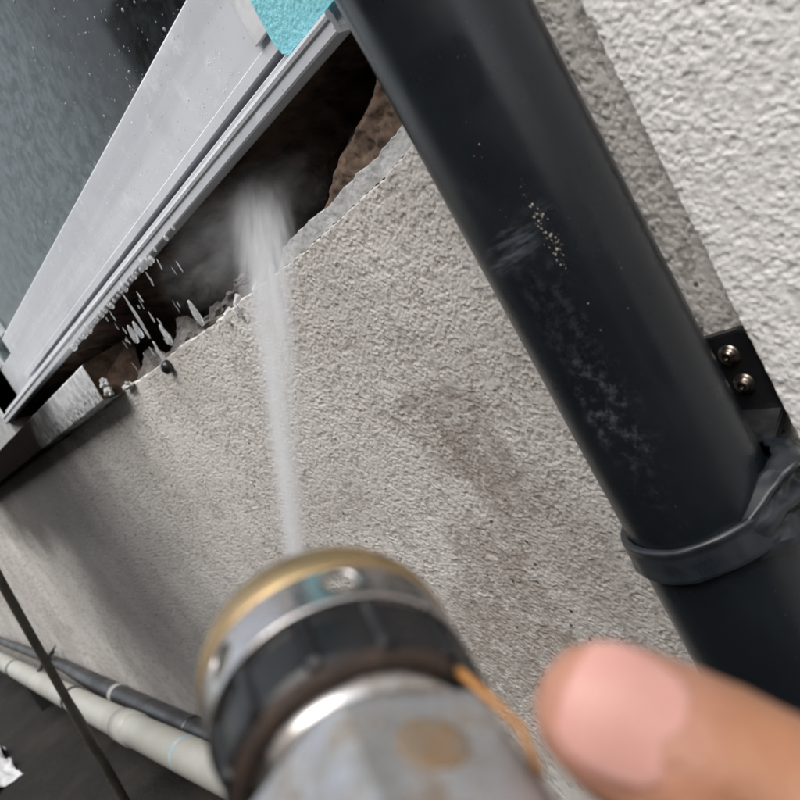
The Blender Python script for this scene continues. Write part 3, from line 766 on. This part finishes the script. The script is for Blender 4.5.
def metal(name, c1, c2, stain, r0, r1, ns=160):
    t = NT(name); nzz = t.noise(ns, 5, 0.65); st = t.noise(ns * 0.5, 6, 0.7)
    c = t.mix(t.ramp(nzz, 0.35, 0.65), c1, c2); sm = t.ramp(st, 0.52, 0.68)
    c = t.mix(t.math('MULTIPLY', sm, 0.8), c, stain)
    t.p(Base_Color=c, Metallic=t.ramp(st, 0.52, 0.7, 1.0, 0.35), Roughness=t.ramp(st, 0.4, 0.7, r0, r1)); t.bump(nzz, 0.15, 0.0004)
    return t.m
M['chrome'] = metal('worn_chrome', (0.58, 0.56, 0.55), (0.46, 0.43, 0.41), (0.10, 0.07, 0.05), 0.21, 0.5)
M['gold'] = metal('brassy_chrome', (0.46, 0.34, 0.18), (0.36, 0.26, 0.15), (0.22, 0.155, 0.08), 0.45, 0.65)
M['steel'] = metal('galvanised_steel', (0.50, 0.51, 0.53), (0.36, 0.35, 0.34), (0.17, 0.125, 0.085), 0.45, 0.8, 230)
M['rust'] = simple('rusty_brown', (0.045, 0.026, 0.017), 0.7, 0.2, (0.02, 0.013, 0.01), 220, 0.8, 0.0006)
M['knurl'] = simple('black_plastic', (0.005, 0.005, 0.006), 0.32, 0, (0.010, 0.010, 0.011), 150, spec=0.35)
# shroud: thin shell with holes cut through the wall
ns_, L0 = 168, 20
zs = [-0.0185 + 0.0095 * k / (L0 - 1) for k in range(L0)]
hole_ang = [math.radians(a) for a in (82, 142, 22, -38, -98, 202)]
def shell_r(z): return 0.0238 - 0.0006 * (z + 0.005)
ro = [[(shell_r(z), z) for z in zs], [(shell_r(z) - 0.0011, z) for z in zs]]
V = []; Fc = []
HR = 0.0030; HZ = -0.0132
def holed(th, z):
    for h in hole_ang:
        dth = (th - h + math.pi) % (2 * math.pi) - math.pi
        dx, dz = dth * 0.0236, z - HZ
        d = math.hypot(dx, dz)
        if d < 1e-9: dx = 1e-6; d = 1e-6
        if d < HR * 2.2:
            # push the grid outwards so that the hole is round
            nd = HR + (d / (HR * 2.2)) * (HR * 1.2)
            return th + dx / d * (nd - d) / 0.0236, z + dz / d * (nd - d), d < HR * 0.0
    return th, z, False
for s in range(2):
    for i in range(L0):
        for k in range(ns_):
            th = 2 * math.pi * k / ns_; z = zs[i]
            V.append((0, 0, 0, s, th, z))
VV = []
def inhole(th, z):
    for h in hole_ang:
        dth = (th - h + math.pi) % (2 * math.pi) - math.pi
        if math.hypot(dth * 0.0236, z - HZ) < HR * 0.98: return h
    return None
grid_in = [[inhole(2 * math.pi * (k + 0.5) / ns_, (zs[i] + zs[i + 1]) / 2) if i < L0 - 1 else None for k in range(ns_)] for i in range(L0)]
rimv = set()
for i in range(L0 - 1):
    for k in range(ns_):
        if grid_in[i][k] is not None:
            for (a, b) in ((i, k), (i + 1, k), (i, (k + 1) % ns_), (i + 1, (k + 1) % ns_)): rimv.add((a, b, grid_in[i][k]))
snap = {(a, b): h for a, b, h in rimv}
for s in range(2):
    for i in range(L0):
        for k in range(ns_):
            th = 2 * math.pi * k / ns_; z = zs[i]
            if (i, k) in snap:
                h = snap[(i, k)]; dth = (th - h + math.pi) % (2 * math.pi) - math.pi
                dx, dz = dth * 0.0236, z - HZ; d = max(1e-6, math.hypot(dx, dz)); f = HR / d
                th = h + dx * f / 0.0236; z = HZ + dz * f
            r = shell_r(z) - 0.0011 * s
            VV.append((r * math.cos(th), r * math.sin(th), z))
Fc = []
vid = lambda s, i, k: s * L0 * ns_ + i * ns_ + k % ns_
for i in range(L0 - 1):
    for k in range(ns_):
        if grid_in[i][k] is None:
            Fc.append((vid(0, i, k), vid(0, i, k + 1), vid(0, i + 1, k + 1), vid(0, i + 1, k)))
            Fc.append((vid(1, i, k), vid(1, i + 1, k), vid(1, i + 1, k + 1), vid(1, i, k + 1)))
        else:
            for (di, dk, e) in ((-1, 0, ((i, k), (i, k + 1))), (1, 0, ((i + 1, k), (i + 1, k + 1))), (0, -1, ((i, k), (i + 1, k))), (0, 1, ((i, k + 1), (i + 1, k + 1)))):
                if grid_in[i + di][(k + dk) % ns_] is None:
                    (a, b), (c_, d_) = e; Fc.append((vid(0, a, b), vid(0, c_, d_), vid(1, c_, d_), vid(1, a, b)))
for i in (0, L0 - 1):
    for k in range(ns_): Fc.append((vid(0, i, k), vid(0, i, k + 1), vid(1, i, k + 1), vid(1, i, k)))
npart('shroud', VV, Fc, M['chrome'])
# brassy front rim
prof = [(0.0238, -0.0092), (0.0242, -0.0085), (0.0241, -0.0040), (0.0232, -0.0008), (0.0222, 0.0004), (0.0214, 0.0006), (0.0207, 0.0000), (0.0208, -0.0020), (0.0225, -0.0092)]
V, Fc = lathe_geo(prof, 96, True); npart('front_rim', V, Fc, M['gold'])
# black ribbed ring
V = []; Fc = []; n = 192
prof = [(0.0220, -0.0175), (0.0226, -0.0185), (0.0222, -0.0288), (0.0216, -0.0300), (0.0200, -0.0302)]
for j, (r, z) in enumerate(prof):
    for k in range(n):
        th = 2 * math.pi * k / n
        rib = 0.0 if j in (0, 4) else 0.0009 * (1 if (k % 16) in (0, 1, 15) else 0)
        V.append(((r + rib) * math.cos(th), (r + rib) * math.sin(th), z))
for i in range(len(prof) - 1):
    for k in range(n): Fc.append((i * n + k, i * n + (k + 1) % n, (i + 1) * n + (k + 1) % n, (i + 1) * n + k))
npart('ribbed_ring', V, Fc, M['knurl'], False)
V, Fc = lathe_geo([(0.0217, -0.0299), (0.0209, -0.0318), (0.0192, -0.0320), (0.0182, -0.0310)], 96); npart('rusty_seat', V, Fc, M['rust'])
V, Fc = lathe_geo([(0.0186, -0.0312), (0.0189, -0.0326), (0.0182, -0.0345), (0.0172, -0.0350), (0.0155, -0.0351)], 96); npart('washer', V, Fc, M['chrome'])
V, Fc = lathe_geo([(0.0165, -0.034), (0.0160, -0.0375), (0.0160, -0.040)], 64); npart('neck', V, Fc, M['rust'])
# orifice tip in the centre of the shroud, lance behind it
V, Fc = lathe_geo([(0.0165, -0.0175), (0.011, -0.016), (0.008, -0.010), (0.0062, 0.004), (0.0056, 0.010), (0.0050, 0.0105), (0.0020, 0.0105), (0.0016, 0.004)], 48); npart('spray_tip', V, Fc, M['knurl'])
V, Fc = lathe_geo([(0.0206, -0.0302), (0.0165, -0.0175)], 64)
npart('inner_cone', V, Fc, M['knurl'])
# hexagonal body
def hexprof(th, r, rnd_=0.0):
    a = (th + math.pi / 6 - math.pi / 2) % (math.pi / 3) - math.pi / 6
    return r * math.cos(math.pi / 6) / math.cos(a)
V = []; Fc = []; n = 96
for j, (r, z, hx) in enumerate([(0.0150, -0.0362, 0), (0.0178, -0.0364, 0.2), (0.0205, -0.0372, 0.7), (0.0218, -0.0390, 1), (0.0225, -0.060, 1), (0.0230, -0.088, 1), (0.0215, -0.0905, 0.6), (0.012, -0.091, 0)]):
    for k in range(n):
        th = 2 * math.pi * k / n
        rr = (1 - hx) * r * 0.95 + hx * hexprof(th, r * 1.06)
        rr = min(rr, r * 1.02)
        V.append((rr * math.cos(th), rr * math.sin(th), z))
for i in range(7):
    for k in range(n): Fc.append((i * n + k, i * n + (k + 1) % n, (i + 1) * n + (k + 1) % n, (i + 1) * n + k))
Fc.append(tuple(7 * n + k for k in range(n)))
npart('hex_body', V, Fc, M['steel'], False)
# round rusty boss on the upper flat
V, Fc = lathe_geo([(0.0002, 0.0009), (0.0020, 0.0010), (0.0040, 0.0010), (0.0050, 0.0008), (0.0054, 0.0003), (0.0056, -0.0012)], 40)
yb = 0.0218 * 1.06 * math.cos(math.pi / 6)
V = [(a, yb + c_ - 0.0004, -0.0490 + b) for a, b, c_ in V]
npart('boss', V, Fc, simple('rusty_boss', (0.19, 0.165, 0.13), 0.7, 0.3, (0.21, 0.135, 0.075), 330, 0.5, 0.0006))
# thin orange wire beside the body
iv = nm.inverted()
w = [iv @ tw(cp(459, 671, 0.120)), iv @ tw(cp(466, 677, 0.118)), iv @ tw(cp(494, 702, 0.114)), iv @ tw(cp(522, 729, 0.110)), iv @ tw(cp(540, 775, 0.104))]
o = tube('wire', w, 0.0007, simple('orange_wire', (0.42, 0.19, 0.05), 0.4), None, 8); o.parent = noz
# pistol grip under the body, held by the hand
Dc = np.array([0.497, 0.857, 0.132]); Dc /= np.linalg.norm(Dc)
GB = C0 - A * 0.078
grip_pts = [GB + Dc * s for s in (0.008, 0.03, 0.07, 0.115, 0.13)]
o = tube('grip', [iv @ tw(p) for p in grip_pts], [0.016, 0.0165, 0.0165, 0.018, 0.016], M['knurl'], None, 24); o.parent = noz

# ------------------------------------------------------------------ hand
ec = np.array([0.857, -0.497, 0.0]); ec -= Dc * ec.dot(Dc); ec /= np.linalg.norm(ec)
wc = np.cross(ec, Dc); wc = wc if wc[2] > 0 else -wc
bm = bmesh.new()
def capsule(bm, pts, rads, n=20, flat=None):
    # dense chain of spheres: fused later by the voxel remesh
    pts = [np.array(p) for p in pts]
    for i in range(len(pts) - 1):
        L = np.linalg.norm(pts[i + 1] - pts[i]); k = max(2, int(L / 0.0022))
        for j in range(k + (1 if i == len(pts) - 2 else 0)):
            s = j / k; r = rads[i] * (1 - s) + rads[i + 1] * s
            c = tw(pts[i] * (1 - s) + pts[i + 1] * s)
            bmesh.ops.create_icosphere(bm, subdivisions=2, radius=r, matrix=Matrix.Translation(c))
# thumb
th = [cp(604, 712, 0.103), cp(626, 724, 0.1025), cp(660, 743, 0.1015), cp(710, 770, 0.0995), cp(772, 802, 0.0965), cp(848, 840, 0.093), cp(950, 900, 0.090), cp(1040, 985, 0.088)]
capsule(bm, th, [0.0096, 0.0107, 0.0113, 0.0119, 0.0114, 0.0116, 0.0138, 0.0165])
NAILFOLD = len(bm.verts)
# palm, wrist, forearm
G = lambda s, e, w_: GB + Dc * s + ec * e + wc * w_
base = th[-1]
capsule(bm, [base, G(0.055, 0.040, -0.012), G(0.085, 0.046, -0.022)], [0.0165, 0.019, 0.020])
for k in range(4):
    s = 0.030 + 0.0205 * k
    capsule(bm, [G(0.06 + 0.008 * k, 0.048, -0.022), G(s, 0.036, 0.012)], [0.017, 0.0125])
    rr = [0.0105, 0.0098, 0.0092, 0.0085, 0.0074] if k < 3 else [0.009, 0.0084, 0.008, 0.0074, 0.0066]
    capsule(bm, [G(s, 0.036, 0.012), G(s, 0.014, 0.0300), G(s, -0.012, 0.0280), G(s + 0.001, -0.0275, 0.006), G(s + 0.002, -0.0235, -0.012)], rr)
capsule(bm, [G(0.075, 0.050, -0.024), G(0.10, 0.085, -0.06), G(0.13, 0.14, -0.12), G(0.17, 0.22, -0.20)], [0.023, 0.025, 0.030, 0.037])
tdir = (th[0] - th[2]); tdir /= np.linalg.norm(tdir)
ncam = -th[1] / np.linalg.norm(th[1]); ncam = ncam + np.array([-0.02, -0.10, 0.0]); ncam -= tdir * ncam.dot(tdir); ncam /= np.linalg.norm(ncam)
side = np.cross(tdir, ncam)
fold = []
for k in range(15):
    b = -1 + 2 * k / 14
    ang = (b * 56 + 8) * math.pi / 180
    fold.append(th[1] + tdir * (-0.0094 + 0.0090 * abs(b) ** 2.2) + (ncam * math.cos(ang) * 0.97 + side * math.sin(ang)) * 0.0093)
for k, off in enumerate((-0.0175, -0.0192, -0.0212)):
    pts_ = []
    for j in range(9):
        ang = (-70 + 140 * j / 8) * math.pi / 180
        pts_.append(th[1] + (th[3] - th[1]) / np.linalg.norm(th[3] - th[1]) * (-off) + (ncam * math.cos(ang) + side * math.sin(ang)) * 0.0107)
    capsule(bm, pts_, [0.0014] * 9)
t = NT('skin')
n1 = t.noise(70, 4, 0.6); n2 = t.noise(700, 3, 0.6)
c = t.mix(t.ramp(n1, 0.3, 0.7), (0.25, 0.105, 0.052), (0.36, 0.165, 0.088))
tipn = t.node('ShaderNodeVectorMath', operation='DISTANCE'); t.l.new(t.co, tipn.inputs[0]); tipn.inputs[1].default_value = tuple(tw(cp(590, 690, 0.098)))
c = t.mix(t.ramp(tipn.outputs['Value'], 0.008, 0.020, 0.85, 0), c, (0.43, 0.215, 0.155))
t.p(Base_Color=c, Roughness=0.5); t.b.inputs['Subsurface Weight'].default_value = 0.25
t.b.inputs['Subsurface Radius'].default_value = (0.006, 0.002, 0.001); t.b.inputs['Subsurface Scale'].default_value = 0.6
wrk = t.noise(260, 3, 0.6, t.mapping((1, 1, 1)))
t.bump(t.math('ADD', wrk, t.math('MULTIPLY', n2, 0.4)), 0.5, 0.0012)
hand = bm_mesh('hand', bm, t.m)
md = hand.modifiers.new('fuse', 'REMESH'); md.mode = 'VOXEL'; md.voxel_size = 0.0011; md.use_smooth_shade = True
md = hand.modifiers.new('soft', 'SMOOTH'); md.iterations = 9; md.factor = 0.5
tag(hand, 'bare hand with the thumb laid beside the spray nozzle', 'hand')
# thumb nail: a curved plate let into the back of the thumb tip
tip = th[0]; tdir = (th[0] - th[2]); tdir /= np.linalg.norm(tdir)
ncam = -th[1] / np.linalg.norm(th[1]); ncam = ncam + np.array([-0.02, -0.10, 0.0]); ncam -= tdir * ncam.dot(tdir); ncam /= np.linalg.norm(ncam)
side = np.cross(tdir, ncam)
def nail_geo(h, sc=1.0, nu=21, nv=21):
    V = []; Fc = []
    for i in range(nu):
        a = -1 + 2 * i / (nu - 1)
        for j in range(nv):
            b = -1 + 2 * j / (nv - 1)
            # rounded outline: squircle mapped grid
            px = a * math.sqrt(1 - 0.32 * b * b); py = b * math.sqrt(1 - 0.32 * a * a)
            px *= sc; py *= sc
            ang = (py * 47 + 3) * math.pi / 180
            along = 0.0066 * px - 0.0022 * (1 - px) * (1 - py * py) * 0.5
            r = 0.0104 - 0.0018 * max(0, px) ** 2 + h
            ctr = th[1] + tdir * (0.0036 + along)
            p = ctr + (ncam * math.cos(ang) * 0.97 + side * math.sin(ang)) * r
            V.append(tw(p))
    for i in range(nu - 1):
        for j in range(nv - 1): Fc.append((i * nv + j, (i + 1) * nv + j, (i + 1) * nv + j + 1, i * nv + j + 1))
    return V, Fc
V, Fc = nail_geo(0.0003)
tn = NT('nail'); nn_ = tn.noise(150, 3)
tn.p(Base_Color=tn.mix(nn_, (0.50, 0.25, 0.215), (0.55, 0.30, 0.255)), Roughness=0.5); tn.b.inputs['Subsurface Weight'].default_value = 0.2; tn.b.inputs['Subsurface Scale'].default_value = 0.002
nl = mesh('nail', V, Fc, tn.m, hand)
md = nl.modifiers.new('th', 'SOLIDIFY'); md.thickness = 0.0008; md.offset = 0

# ------------------------------------------------------------------ spray jet: a closed body of fine mist
J0 = tw(C0 + A * 0.009 + np.array([-0.002, 0, 0])); J1 = Vector((-0.622, 0.06, 1.146))
jd = (J1 - J0); JL = jd.length; jd.normalize()
t = NT('water_mist'); t.n.remove(t.b)
s = t.xyz()
zl = t.math('DIVIDE', s[2], JL)
rad_prof = [(0.0, 0.0024), (0.05, 0.0040), (0.15, 0.0066), (0.37, 0.0150), (0.6, 0.025), (0.8, 0.032), (1.0, 0.040)]
fc = t.node('ShaderNodeFloatCurve'); cv = fc.mapping.curves[0]
cv.points[0].location = (0, rad_prof[0][1] * 20); cv.points[-1].location = (1, rad_prof[-1][1] * 20)
for a, b in rad_prof[1:-1]: cv.points.new(a, b * 20)
fc.mapping.update(); t.l.new(zl, fc.inputs['Value'])
rl = t.math('DIVIDE', fc.outputs[0], 20)
rr = t.math('SQRT', t.math('ADD', t.math('MULTIPLY', s[0], s[0]), t.math('MULTIPLY', s[1], s[1])))
q = t.math('DIVIDE', rr, rl)
fall = t.ramp(q, 0.15, 0.98, 1, 0)
stre = t.ramp(t.noise(230, 4, 0.6, t.mapping((1, 1, 0.03))), 0.36, 0.64, 0.3, 1.6)
den = t.math('DIVIDE', t.math('MULTIPLY', t.math('MULTIPLY', fall, stre), t.ramp(zl, 0.30, 0.90, 0.68, 0.0)), rl)
pv = t.node('ShaderNodeVolumePrincipled'); pv.inputs['Color'].default_value = (0.97, 0.98, 1, 1); pv.inputs['Anisotropy'].default_value = 0.15
t.l.new(den, pv.inputs['Density']); t.l.new(pv.outputs[0], t.out.inputs['Volume'])
V, Fc = lathe_geo([(r * 1.02, a * JL) for a, r in rad_prof], 40)
Fc.append(tuple(range(40))[::-1]); Fc.append(tuple((len(rad_prof) - 1) * 40 + k for k in range(40)))
jet = mesh('water_spray', V, Fc, t.m)
q_ = jd.to_track_quat('Z', 'Y'); jet.matrix_world = Matrix.Translation(J0) @ q_.to_matrix().to_4x4()
tag(jet, 'white fan of water spray shooting from the nozzle into the hollow under the window', 'water spray')

# fine mist thrown back in the hollow
t = NT('splash_mist'); t.n.remove(t.b)
ln = t.node('ShaderNodeVectorMath', operation='LENGTH'); t.l.new(t.co, ln.inputs[0])
dn = t.math('MULTIPLY', t.ramp(ln.outputs['Value'], 0.1, 1.0, 1, 0), t.ramp(t.noise(2.6, 4, 0.6), 0.35, 0.7, 0.1, 1.5))
pv = t.node('ShaderNodeVolumePrincipled'); pv.inputs['Color'].default_value = (0.97, 0.98, 1, 1)
t.l.new(t.math('MULTIPLY', dn, 3.6), pv.inputs['Density']); t.l.new(pv.outputs[0], t.out.inputs['Volume'])
bm = bmesh.new(); bmesh.ops.create_icosphere(bm, subdivisions=4, radius=1)
o = bm_mesh('splash_mist', bm, t.m); o.parent = jet
o.matrix_parent_inverse = (Matrix.Translation(J0) @ q_.to_matrix().to_4x4()).inverted()
o.location = (-0.63, 0.01, 1.108); o.scale = (0.19, 0.06, 0.055)
